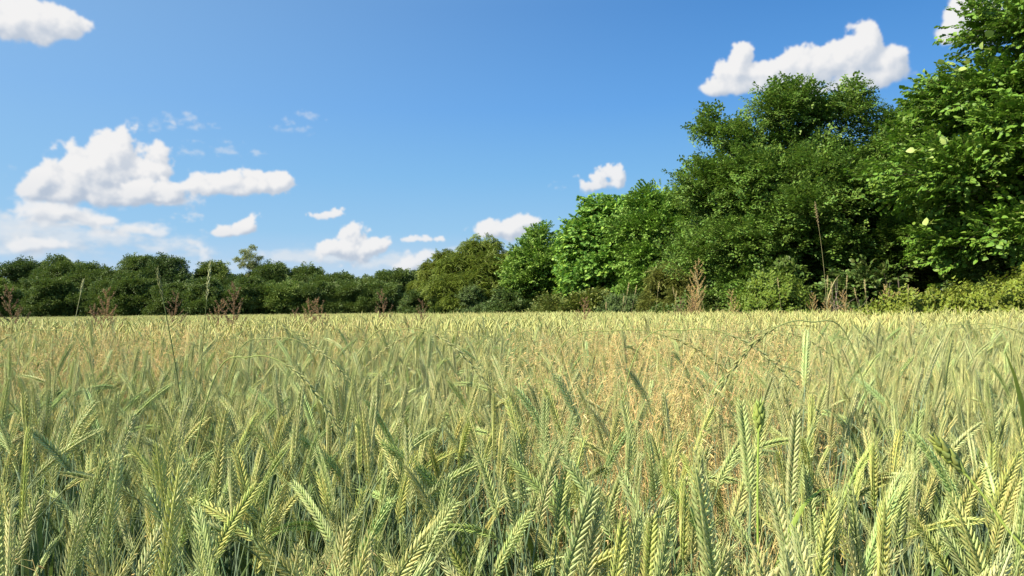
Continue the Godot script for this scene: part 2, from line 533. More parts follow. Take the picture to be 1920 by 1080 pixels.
# ---------------------------------------------------------------- wild grasses and docks
# a tuft of dry brome: fine culms with loose drooping panicles
func dry_tuft(s: int, culms: int, spread: float) -> Buf:
	var r := rand_gen(s)
	var b := Buf.new()
	for k in culms:
		var yaw := r.randf() * TAU
		var length := r.randf_range(1.08, 1.34)
		var out := Vector3(cos(yaw), 0, sin(yaw))
		var foot := Vector3(r.randf_range(-1, 1), 0, r.randf_range(-1, 1)) * spread
		var col := vary(Color(0.72, 0.55, 0.22).lerp(Color(0.74, 0.62, 0.29), r.randf()), r, 0.15)
		var pts := []
		var n := 6
		for j in n + 1:
			var u := float(j) / n
			pts.append(foot + Vector3.UP * length * (u - 0.06 * pow(u, 4)) + out * length * 0.16 * pow(u, 2.5))
		b.tube(pts, [0.0012, 0.0011, 0.001, 0.001, 0.0009, 0.0007, 0.0004], 3, col)
		for j in 42:
			var u := r.randf_range(0.66, 1.0)
			var p := along(pts, u)
			var w := r.randf() * TAU
			var reach := r.randf_range(0.02, 0.075) * (1.25 - u * 0.7)
			var q := p + Vector3(cos(w), 0, sin(w)) * reach + out * reach * 0.8 + Vector3.UP * r.randf_range(-0.3, 0.9) * reach
			var a := (q - p).cross(Vector3(0.2, 0.9, 0.3)).normalized() * 0.0006
			b.tri(p - a, p + a, q, col)
			var dn := (Vector3(cos(w), -0.6, sin(w)) + out * 0.5).normalized()
			b.grain(Transform3D(Basis(Quaternion(Vector3.UP, dn)), q), [[0.0, 0.0004, 0.0003], [0.004, 0.0014, 0.001], [0.011, 0.0002, 0.0002]], 3, vary(col, r, 0.2))
		if r.randf() < 0.6:
			grass_leaf(b, along(pts, r.randf_range(0.3, 0.7)), r.randf() * TAU, 0.2, 0.006, 1.1, r.randf_range(1.0, 2.5), vary(Color(0.5, 0.4, 0.18), r), 5)
	return b


func make_dock(s: int, height: float, tone: Color) -> Dictionary:
	var r := rand_gen(s)
	var stem := Buf.new()
	var pts := []
	var lean := Vector3(r.randf_range(-0.1, 0.1), 0, r.randf_range(-0.1, 0.1))
	for k in 9:
		var u := k / 8.0
		pts.append(Vector3.UP * height * u + lean * u * u * height)
	stem.tube(pts, [0.006, 0.006, 0.0055, 0.005, 0.0045, 0.004, 0.0035, 0.003, 0.001], 5, Color(0.2, 0.12, 0.06))
	var branches := []
	for k in 20:
		var u := 0.56 + 0.43 * k / 19.0
		var b := Buf.new()
		var yaw := k * 2.4 + r.randf_range(-0.4, 0.4)
		var length := lerpf(0.34, 0.08, (u - 0.56) / 0.44) * r.randf_range(0.8, 1.15)
		var foot := along(pts, u)
		var bp := []
		for j in 5:
			var w := j / 4.0
			bp.append(foot + Vector3(cos(yaw), 0, sin(yaw)) * length * 0.7 * w + Vector3.UP * length * (0.45 * w + 0.45 * w * w))
		b.tube(bp, [0.0022, 0.002, 0.0016, 0.0012, 0.0006], 3, Color(0.22, 0.13, 0.06))
		for j in int(48 * length / 0.15):
			var q := along(bp, r.randf_range(0.15, 1.0)) + Vector3(r.randf_range(-1, 1), r.randf_range(-1, 1), r.randf_range(-1, 1)) * 0.012
			b.grain(Transform3D(Basis(Quaternion(Vector3.UP, Vector3(r.randf_range(-1, 1), r.randf_range(-1, 0.4), r.randf_range(-1, 1)).normalized())), q), [[-0.005, 0.001, 0.001], [0.002, 0.005, 0.004], [0.010, 0.0006, 0.0006]], 4, vary(tone, r, 0.25))
		branches.append(b)
	var leaves := []
	for k in 3:
		var b := Buf.new()
		grass_leaf(b, along(pts, 0.2 + 0.15 * k), k * 2.2 + r.randf(), 0.22, 0.05, 0.9, 1.6, vary(Color(0.14, 0.16, 0.05), r))
		leaves.append(b)
	return {"stem": stem.done(mat.dull), "branches": branches.map(func(b): return b.done(mat.dull)), "leaves": leaves.map(func(b): return b.done(mat.leaf))}


func place_dock(d: Dictionary, at: Vector3, turn: float, size: float, label: String, group: String) -> void:
	var o := thing("dock_plant", label, "dock plant", at, group)
	o.rotation = Vector3(sin(turn * 3.1) * 0.12, turn, cos(turn * 2.3) * 0.14)
	o.scale = Vector3.ONE * size * (0.97 + 0.07 * sin(turn * 5.0))
	part("stem", d.stem, o)
	for m in d.branches:
		part("seed_branch", m, o)
	for m in d.leaves:
		part("leaf", m, o)


# a wild grass standing above the crop; pts is its culm
func wild_grass(called: String, label: String, group: String, at: Vector3, pts: Array, thick: float, spike_from: float, spike_w: float, col: Color, spike_col: Color, s: int, blades := 1) -> void:
	var r := rand_gen(s)
	var o := thing(called, label, "wild grass", at, group)
	var stem := Buf.new()
	var n := 40
	var line := []
	var rad := []
	for k in n + 1:
		var u := float(k) / n
		line.append(smooth_along(pts, u))
		rad.append(thick * (1.0 - 0.6 * u))
	stem.tube(line, rad, 5, col)
	part("stem", stem.done(mat.dull), o)
	var spike := Buf.new()
	var m := int((1.0 - spike_from) * 90.0) + 14
	for k in m:
		var u := spike_from + (1.0 - spike_from) * (k + 0.5) / m
		var p := smooth_along(pts, u)
		var t := (smooth_along(pts, minf(u + 0.02, 1.0)) - smooth_along(pts, u - 0.02)).normalized()
		var w := k * 2.4
		var a := t.cross(Vector3(0.3, 0.2, 0.9)).normalized().rotated(t, w)
		var d := (t * 1.0 + a * 0.32).normalized()
		var f := sin(PI * clampf((k + 1.0) / (m + 1.0), 0.06, 0.94))
		spike.grain(Transform3D(Basis(Quaternion(Vector3.UP, d)), p + a * spike_w * 0.35 * f), [[0.0, 0.0006, 0.0006], [0.004, spike_w * 0.5 * f + 0.0006, spike_w * 0.4 * f + 0.0005], [0.013, 0.0002, 0.0002]], 4, vary(spike_col, r, 0.18))
	var sp := part("seed_head", spike.done(mat.crop), o)
	sp.set_meta("kind", "stuff")
	for k in blades:
		var b := Buf.new()
		grass_leaf(b, smooth_along(pts, r.randf_range(0.35, 0.6)), r.randf() * TAU, r.randf_range(0.2, 0.35), 0.008, 1.2, r.randf_range(0.6, 1.8), vary(col, r))
		part("leaf", b.done(mat.crop), o)


func smooth_along(pts: Array, u: float) -> Vector3:
	var f := clampf(u, 0.0, 1.0) * (pts.size() - 1)
	var k := mini(int(f), pts.size() - 2)
	return (pts[k] as Vector3).cubic_interpolate(pts[k + 1], pts[maxi(k - 1, 0)], pts[mini(k + 2, pts.size() - 1)], f - k)


# ---------------------------------------------------------------- leaves, twigs, trees
func leaf(b: Buf, at: Vector3, d: Vector3, nrm: Vector3, length: float, width: float, col: Color, lobed := false) -> void:
	d = d.normalized()
	var x := d.cross(nrm).normalized()
	var z := x.cross(d)
	if lobed:
		var rim := []
		for q in [[0.0, 0.0], [0.3, 0.1], [0.55, 0.3], [0.36, 0.42], [0.5, 0.72], [0.2, 0.66], [0.0, 1.0], [-0.2, 0.66], [-0.5, 0.72], [-0.36, 0.42], [-0.55, 0.3], [-0.3, 0.1]]:
			rim.append(at + x * q[0] * width + d * q[1] * length - z * (absf(q[0]) * 0.25 * width + q[1] * q[1] * 0.15 * length))
		b.fan(at + d * 0.4 * length, rim, col)
		return
	var rim := []
	for q in [[0.0, 0.0], [0.42, 0.22], [0.46, 0.5], [0.25, 0.8], [0.0, 1.0], [-0.25, 0.8], [-0.46, 0.5], [-0.42, 0.22]]:
		rim.append(at + x * q[0] * width + d * q[1] * length + z * (absf(q[0]) * 0.3 * width - q[1] * q[1] * 0.18 * length))
	b.fan(at + d * 0.45 * length, rim, col)


func small_leaf(b: Buf, at: Vector3, d: Vector3, nrm: Vector3, length: float, width: float, col: Color) -> void:
	d = d.normalized()
	var x := d.cross(nrm).normalized() * width * 0.5
	var z := x.cross(d).normalized()
	var m := at + d * length * 0.45 - z * length * 0.06
	b.tri(at, m - x + z * width * 0.12, at + d * length - z * length * 0.15, col)
	b.tri(at, at + d * length - z * length * 0.15, m + x + z * width * 0.12, col)


func twig(kind: String, s: int, col: Color) -> ArrayMesh:
	var r := rand_gen(s)
	var b := Buf.new()
	var bark := Color(0.09, 0.075, 0.05)
	var any := func(k: float) -> Vector3: return Vector3(r.randf_range(-k, k), r.randf_range(-k, k), r.randf_range(-k, k))
	match kind:
		"broad", "lobed", "oval":
			var n := 20 if kind == "broad" else (12 if kind == "lobed" else 26)
			var length := 0.5 if kind != "oval" else 0.42
			b.tube([Vector3.ZERO, Vector3(0, length * 0.5, 0.01), Vector3(0, length, 0.0)], [0.006, 0.004, 0.0015], 3, bark)
			for k in n:
				var u := 0.12 + 0.88 * (k + 0.5) / n
				var sd := 1.0 if k % 2 == 0 else -1.0
				var d: Vector3 = Vector3(sd * r.randf_range(0.5, 1.0), r.randf_range(0.2, 0.9), 0) + any.call(0.3)
				var nrm: Vector3 = Vector3(0, 0.15, 1) + any.call(0.6)
				var p := Vector3(0, length * u, 0) + d.normalized() * r.randf_range(0.02, 0.06)
				var c := vary(col, r, 0.34)
				if kind == "broad":
					leaf(b, p, d, nrm, r.randf_range(0.09, 0.135), r.randf_range(0.07, 0.1), c)
				elif kind == "lobed":
					leaf(b, p, d, nrm, r.randf_range(0.13, 0.18), r.randf_range(0.14, 0.19), c, true)
				else:
					p += any.call(0.07)
					leaf(b, p, d, nrm, r.randf_range(0.075, 0.11), r.randf_range(0.05, 0.07), c)
		"frond":
			for f in 5:
				var yaw := f * 1.26 + r.randf_range(-0.3, 0.3)
				var pts := []
				for k in 6:
					var u := k / 5.0
					pts.append(Vector3(sin(yaw) * 0.4 * u, 0.12 + 0.1 * f / 5.0 + cos(yaw) * 0.25 * u, 0.12 * u - 0.3 * u * u) + any.call(0.01))
				b.tube(pts, [0.003, 0.003, 0.0025, 0.002, 0.0015, 0.001], 3, Color(0.12, 0.09, 0.04))
				for k in 9:
					var u := 0.2 + 0.8 * k / 8.0
					var t := (along(pts, u + 0.05) - along(pts, u - 0.05)).normalized()
					var sd := t.cross(Vector3(0, 0, 1)).normalized()
					for q in [-1.0, 1.0]:
						small_leaf(b, along(pts, u), sd * q + t * 0.5 + Vector3(0, 0, -0.2), Vector3(0, 0, 1) + any.call(0.3), r.randf_range(0.09, 0.13), r.randf_range(0.03, 0.042), vary(col, r, 0.2))
		"spray":
			for k in 46:
				var p: Vector3 = any.call(1.0)
				p = p.normalized() * pow(r.randf(), 0.5) * Vector3(0.42, 0.34, 0.24)
				p.y += 0.2
				var d: Vector3 = p.normalized() + any.call(0.5)
				small_leaf(b, p, d, Vector3(0, 0.2, 1) + any.call(0.7), r.randf_range(0.12, 0.18), r.randf_range(0.08, 0.12), vary(col, r, 0.22))
		"bramble":
			b.tube([Vector3.ZERO, Vector3(0.02, 0.2, 0.02), Vector3(0, 0.42, -0.03)], [0.004, 0.003, 0.001], 3, Color(0.16, 0.12, 0.05))
			for k in 20:
				var u := (k + 0.5) / 20.0
				var d: Vector3 = Vector3(cos(k * 2.4), 0.5, sin(k * 2.4)) + any.call(0.3)
				for q in [-0.6, 0.0, 0.6]:
					small_leaf(b, Vector3(0, 0.42 * u, 0) + d * 0.03, d.rotated(Vector3.UP, q), Vector3(0, 1, 0.3) + any.call(0.5), r.randf_range(0.05, 0.08), r.randf_range(0.03, 0.045), vary(col, r, 0.25))
	return b.done(mat.leaf if kind != "frond" else mat.leaf)


var twigs := {}


func twig_pair(kind: String, col: Color) -> Array:
	var key := kind + str(col)
	if not twigs.has(key):
		twigs[key] = [twig(kind, hash(key) % 9973 + 3, col), twig(kind, hash(key) % 9973 + 57, col)]
	return twigs[key]


# o: at, height, clear (where the crown begins), r (crown radius), clumps, fill (twigs per clump), twig, col, seed, lobes ([x, y, z, radius] ...)
func tree(called: String, label: String, category: String, group: String, o: Dictionary) -> Node3D:
	var r := rand_gen(o.seed)
	var root := thing(called, label, category, o.at, group)
	var height: float = o.height
	var clear: float = o.clear
	var wide: float = o.r
	var deep: float = o.get("deep", wide)
	var ry := (height - clear) * 0.5
	var mid := clear + ry
	var cs := []
	for l in o.get("lobes", []):
		cs.append([Vector3(l[0], l[1], l[2]), l[3]])
	var size: float = o.get("clump", 0.34)
	for k in o.clumps:
		var best := Vector3.ZERO
		var far := -1.0
		for tries in 6:
			var d := Vector3(r.randfn(), r.randfn(), r.randfn()).normalized()
			var f := pow(r.randf(), 0.3)
			var q := Vector3(d.x * wide * f, d.y * ry * f, d.z * deep * f)
			var taper: float = 1.0 - o.get("taper", 0.4) * clampf(q.y / ry, 0.0, 1.0)
			q.x *= taper * (1.0 - size * 0.6)
			q.z *= taper * (1.0 - size * 0.6)
			q.y = mid + q.y * (1.0 - size * 0.5)
			var near := 99.0
			for c in cs:
				near = minf(near, q.distance_to(c[0]))
			if near > far:
				far = near
				best = q
		cs.append([best, wide * size * r.randf_range(0.75, 1.25)])
	# trunk and limbs
	var wood := Buf.new()
	var lean := Vector3(r.randf_range(-0.3, 0.3), 0, r.randf_range(-0.3, 0.3))
	var tp := []
	var tr := []
	var girth: float = o.get("girth", height * 0.014)
	for k in 8:
		var u := k / 7.0
		tp.append(Vector3(0, -0.05 + height * 0.82 * u, 0) + lean * u + Vector3(sin(u * 7.0 + o.seed), 0, cos(u * 5.0 + o.seed)) * 0.06 * u * height * 0.2)
		tr.append(girth * (1.35 if k == 0 else 1.0) * (1.0 - 0.85 * u))
	var bark: Color = o.get("bark", Color(0.1, 0.085, 0.065))
	wood.tube(tp, tr, 8, bark)
	for c in cs:
		var end: Vector3 = c[0]
		var u0 := clampf((end.y - 0.45 * Vector2(end.x, end.z).length()) / (height * 0.82), 0.08, 0.95)
		var a := along(tp, u0)
		var m := a.lerp(end, 0.5) + Vector3(0, -0.12 * a.distance_to(end), 0)
		var g := girth * (1.0 - 0.85 * u0) * 0.5
		wood.tube([a, a.lerp(m, 0.6), m, m.lerp(end, 0.6), end], [g, g * 0.8, g * 0.62, g * 0.45, g * 0.25], 5, bark)
	part("trunk" if category == "tree" else "stem", wood.done(mat.bark), root)
	# foliage
	var pair := twig_pair(o.twig, o.col)
	var where := [[], []]
	var tints := [PackedColorArray(), PackedColorArray()]
	var droop: float = o.get("droop", 0.0)
	var tsize: float = o.get("twig_size", 1.0)
	for c in cs:
		var n := int(1.7 * o.fill * (c[1] / (wide * size)) ** 2)
		for k in n:
			var d := Vector3(r.randfn(), r.randfn() * 0.85 + 0.15, r.randfn()).normalized()
			var p: Vector3 = c[0] + d * c[1] * (pow(r.randf(), 0.4) if r.randf() > 0.2 else r.randf_range(1.0, 1.38)) * Vector3(1.0, o.get("flat", 0.75), 1.0)
			if p.y < 0.15:
				continue
			var out := Vector3(p.x, 0, p.z).normalized()
			var y := (d * 0.7 + out * 0.6 + Vector3.UP * (0.25 - droop) + Vector3(r.randfn(), r.randfn(), r.randfn()) * 0.25).normalized()
			var z := (Vector3.UP + out * 0.3 + Vector3(r.randfn(), r.randfn(), r.randfn()) * 0.4)
			var x := y.cross(z).normalized()
			z = x.cross(y)
			var q := r.randi() % 2
			var sc := tsize * r.randf_range(0.8, 1.2)
			where[q].append(Transform3D(Basis(x * sc, y * sc, z * sc), p - y * 0.25 * sc))
			tints[q].append(Color.WHITE)
	var crown := Node3D.new()
	crown.name = "crown"
	root.add_child(crown)
	crown.set_meta("kind", "stuff")
	for q in 2:
		scatter("foliage", pair[q], where[q], tints[q], crown)
	root.set_meta("clumps", cs)
	return root


# ---------------------------------------------------------------- the place
func _ready() -> void:
	# camera
	var cam := Camera3D.new()
	cam.name = "camera"
	cam.fov = 2.0 * rad_to_deg(atan(540.0 / 1407.0))
	cam.near = 0.05
	cam.far = 2000.0
	cam.position = Vector3(0, EYE, 0)
	cam.rotation_degrees = Vector3(1.71, 0, -0.656)
	add_child(cam)
	cam.current = true
	# sky and exposure
	var env := Environment.new()
	env.background_mode = Environment.BG_SKY
	env.sky = Sky.new()
	env.sky.sky_material = make_sky()
	env.tonemap_mode = Environment.TONE_MAPPER_LINEAR
	env.tonemap_exposure = 1.88
	env.background_energy_multiplier = 0.53
	env.sdfgi_enabled = true
	env.ssao_enabled = true
	env.ssil_enabled = true
	var we := WorldEnvironment.new()
	we.name = "world"
	we.environment = env
	add_child(we)
	# sun
	var sun := DirectionalLight3D.new()
	sun.name = "sun"
	sun.light_energy = 1.6
	sun.light_color = Color(1.0, 0.955, 0.87)
	sun.light_angular_distance = 0.53
	sun.shadow_enabled = true
	add_child(sun)
	sun.look_at_from_position(Vector3.ZERO, -dir_of(SUN_AZ, SUN_EL), Vector3.UP)

	mat.crop = leaf_mat(0.6, 0.4, 0.36)
	mat.leaf = leaf_mat(0.48, 0.5, 0.36)
	mat.dull = leaf_mat(0.8, 0.0, 0.3)
	var bark_noise := FastNoiseLite.new()
	bark_noise.seed = 4
	bark_noise.frequency = 0.03
	bark_noise.fractal_octaves = 4
	mat.bark = StandardMaterial3D.new()
	mat.bark.vertex_color_use_as_albedo = true
	mat.bark.roughness = 0.95
	for t in [Color(1, 1, 1), Color(0.96, 1, 0.93), Color(1, 0.985, 0.9), Color(0.93, 0.97, 0.93), Color(0.99, 1, 0.84)]:
		crop_mats.append(leaf_mat(0.6, 0.4, 0.36, t))

	build_ground()
	build_trees()
	build_shrubs()
	build_field()
	build_weeds()


func build_ground() -> void:
	var pm := PlaneMesh.new()
	pm.size = Vector2(900, 900)
	pm.subdivide_width = 20
	pm.subdivide_depth = 20
	var n := FastNoiseLite.new()
	n.seed = 3
	n.frequency = 0.02
	n.fractal_octaves = 5
	var tex := NoiseTexture2D.new()
	tex.width = 512
	tex.height = 512
	tex.seamless = true
	tex.noise = n
	var ramp := Gradient.new()
	ramp.set_color(0, Color(0.065, 0.05, 0.034).linear_to_srgb())
	ramp.set_color(1, Color(0.12, 0.095, 0.062).linear_to_srgb())
	tex.color_ramp = ramp
	var m := StandardMaterial3D.new()
	m.albedo_texture = tex
	m.uv1_triplanar = true
	m.uv1_world_triplanar = true
	m.uv1_scale = Vector3(0.7, 0.7, 0.7)
	m.roughness = 0.95
	var g := part("ground", pm, self, m)
	tag(g, "brown field soil under the crop and the trees", "", "", "structure")


func build_trees() -> void:
	var maple := Color(0.14, 0.25, 0.038)
	var bright := Color(0.21, 0.37, 0.068)
	var green := Color(0.15, 0.255, 0.047)
	var wood := "trees in the tall wood edge beside the field"
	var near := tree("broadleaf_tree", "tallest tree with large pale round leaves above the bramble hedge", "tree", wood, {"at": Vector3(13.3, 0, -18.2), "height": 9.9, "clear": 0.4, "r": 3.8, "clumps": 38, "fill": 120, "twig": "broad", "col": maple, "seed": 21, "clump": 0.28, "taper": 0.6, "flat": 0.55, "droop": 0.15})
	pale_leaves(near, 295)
	tree("broadleaf_tree", "broad tree behind the bramble hedge next to the pale leaved tree", "tree", wood, {"at": Vector3(17.0, 0, -16.0), "height": 10.5, "clear": 1.0, "r": 3.4, "clumps": 18, "fill": 90, "twig": "broad", "col": maple, "seed": 22, "flat": 0.55})
	tree("broadleaf_tree", "big spreading small-leaved tree with upright shoots on top", "tree", wood, {"at": Vector3(10.0, 0, -26.5), "height": 8.7, "clear": 0.0, "r": 4.1, "clumps": 60, "fill": 130, "twig": "oval", "col": green, "seed": 31, "clump": 0.25, "taper": 0.25, "lobes": [[-3.15, 7.6, 0.6, 0.55], [-3.0, 8.15, 0.6, 0.35], [-0.3, 8.6, 0.8, 0.8], [-0.6, 8.2, 0.8, 1.1], [2.0, 8.8, 0.4, 0.6], [1.8, 8.2, 0.5, 0.9], [-3.3, 6.0, 0.5, 0.9], [-2.2, 7.3, 0.8, 0.9], [0.8, 8.3, 0.5, 0.7]]})
	tree("broadleaf_tree", "small-leaved tree in the shady gap behind the pale leaved tree", "tree", wood, {"at": Vector3(14.2, 0, -25.5), "height": 9.3, "clear": 0.6, "r": 2.9, "clumps": 26, "fill": 110, "twig": "oval", "col": green, "seed": 33})
	tree("broadleaf_tree", "narrow green tree against the flank of the big spreading tree", "tree", wood, {"at": Vector3(7.0, 0, -35.0), "height": 8.0, "clear": 0.0, "r": 2.5, "clumps": 30, "fill": 100, "twig": "broad", "col": Color(0.19, 0.33, 0.056), "seed": 41})
	tree("broadleaf_tree", "bright light green tree with large shiny leaves", "tree", wood, {"at": Vector3(5.3, 0, -39.5), "height": 7.7, "clear": 0.0, "r": 2.7, "clumps": 38, "fill": 110, "twig": "lobed", "col": bright, "seed": 51, "clump": 0.3})
	tree("broadleaf_tree", "lower light green tree in front of the bright shiny-leaved tree", "tree", wood, {"at": Vector3(3.9, 0, -41.5), "height": 6.5, "clear": 0.2, "r": 1.7, "clumps": 18, "fill": 90, "twig": "lobed", "col": bright, "seed": 52})
	tree("broadleaf_tree", "darker round tree between the shiny-leaved tree and the olive feathery tree", "tree", wood, {"at": Vector3(2.0, 0, -46.0), "height": 7.2, "clear": 0.0, "r": 2.6, "clumps": 28, "fill": 90, "twig": "broad", "col": Color(0.2, 0.33, 0.058), "seed": 61})
	tree("feathery_tree", "olive brown feathery tree with layered fronds at the wood corner", "tree", wood, {"at": Vector3(-2.1, 0, -49.5), "height": 6.8, "clear": 0.0, "r": 3.2, "clumps": 44, "fill": 70, "twig": "frond", "col": Color(0.2, 0.265, 0.045), "seed": 71, "flat": 0.6, "taper": 0.5})
	tree("feathery_tree", "low olive green tree at the end of the wood edge", "tree", wood, {"at": Vector3(-4.7, 0, -53.0), "height": 5.6, "clear": 0.2, "r": 2.1, "clumps": 20, "fill": 80, "twig": "frond", "col": Color(0.21, 0.26, 0.045), "seed": 72})
	tree("feathery_tree", "small olive bush-like tree next to the low end tree", "tree", wood, {"at": Vector3(-6.4, 0, -56.0), "height": 4.9, "clear": 0.2, "r": 1.7, "clumps": 14, "fill": 80, "twig": "frond", "col": Color(0.21, 0.26, 0.045), "seed": 73})
	# the wood goes on behind its edge
	var r := rand_gen(5)
	for p in [[19, -24, 9.6], [21.5, -19.5, 10.0], [24, -14, 10.0], [21, -30, 9.4], [15.5, -31, 8.8], [12.0, -36, 8.4], [9.5, -43, 7.6], [6.5, -47, 7.2], [3.4, -52, 6.6], [0.6, -55, 6.0], [-2.0, -58, 5.6], [18, -38, 8.8], [13, -46, 8.2]]:
		tree("forest_tree", "tree standing in the wood behind its edge", "tree", "trees deeper in the wood", {"at": Vector3(p[0], 0, p[1]), "height": p[2], "clear": 0.4, "r": 2.7, "clumps": 16, "fill": 90, "twig": "spray", "col": green, "seed": 100 + int(p[0] * 3)})
	# the far row across the field
	var hedge := "far trees across the field"
	var back := Color(0.12, 0.175, 0.042)
	for p in [[-72.0, 9.0], [-66.5, 8.6], [-60.5, 9.0], [-55.5, 8.9], [-50.5, 8.8], [-46.0, 8.6], [-42.0, 7.9], [-37.6, 7.8], [-33.2, 7.2], [-28.4, 7.6], [-24.6, 7.4], [-21.4, 6.9], [-17.6, 6.6], [-14.0, 6.8], [-10.5, 6.3]]:
		tree("far_tree", "dark green round tree in the rear of the far row across the field", "tree", hedge, {"at": Vector3(p[0], 0, -92.0 + r.randf_range(-2, 2)), "height": p[1] * r.randf_range(0.9, 1.1), "clear": 0.6, "r": r.randf_range(3.2, 4.4), "clumps": 30, "fill": 48, "twig": "spray", "col": [back, Color(0.155, 0.21, 0.046), Color(0.1, 0.155, 0.044)][r.randi() % 3], "seed": 200 + int(-p[0] * 2), "flat": 0.6, "twig_size": 1.15, "clump": 0.36})
	for p in [[-63.0, 6.2], [-57.0, 5.6], [-51.5, 5.9], [-46.5, 5.4], [-42.2, 7.0], [-38.0, 5.2], [-33.5, 5.2], [-29.5, 5.8], [-25.5, 5.2], [-21.5, 5.0], [-18.0, 5.2], [-14.6, 4.9]]:
		var c := Color(0.165, 0.235, 0.05) if r.randf() < 0.4 else back
		tree("far_bush_tree", "low spreading tree in the front of the far row across the field", "tree", hedge, {"at": Vector3(p[0], 0, -84.0 + r.randf_range(-1.5, 1.5)), "height": p[1], "clear": 0.1, "r": 3.3, "clumps": 24, "fill": 44, "twig": "spray", "col": c, "seed": 300 + int(-p[0] * 2), "flat": 0.55, "twig_size": 1.1, "clump": 0.36})
	tree("pale_tree", "pale thin-crowned tree sticking out above the far row", "tree", hedge, {"at": Vector3(-31.6, 0, -90.0), "height": 9.6, "clear": 5.6, "r": 1.6, "clumps": 16, "fill": 9, "twig": "spray", "col": Color(0.3, 0.34, 0.14), "seed": 404, "twig_size": 0.7, "clump": 0.28, "taper": 0.2})


func pale_leaves(root: Node3D, count: int) -> void:
	var r := rand_gen(909)
	var meshes := []
	for k in 4:
		var b := Buf.new()
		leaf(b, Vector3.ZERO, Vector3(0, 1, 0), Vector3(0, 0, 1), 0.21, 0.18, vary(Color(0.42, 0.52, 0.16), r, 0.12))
		meshes.append(b.done(mat.leaf))
	var cs: Array = root.get_meta("clumps")
	var made := 0
	while made < count:
		var c: Array = cs[r.randi() % cs.size()]
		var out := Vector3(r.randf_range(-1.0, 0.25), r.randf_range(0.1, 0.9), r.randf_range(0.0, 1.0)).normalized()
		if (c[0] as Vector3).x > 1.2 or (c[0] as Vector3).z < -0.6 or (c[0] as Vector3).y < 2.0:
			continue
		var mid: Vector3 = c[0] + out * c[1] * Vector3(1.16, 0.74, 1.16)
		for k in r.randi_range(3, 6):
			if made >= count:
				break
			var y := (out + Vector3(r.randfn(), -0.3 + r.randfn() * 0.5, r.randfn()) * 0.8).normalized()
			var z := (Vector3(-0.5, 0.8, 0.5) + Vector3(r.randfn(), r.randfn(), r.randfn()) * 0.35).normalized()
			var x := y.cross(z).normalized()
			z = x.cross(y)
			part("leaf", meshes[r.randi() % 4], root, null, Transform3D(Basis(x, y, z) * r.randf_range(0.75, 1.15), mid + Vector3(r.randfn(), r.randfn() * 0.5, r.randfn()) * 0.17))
			made += 1


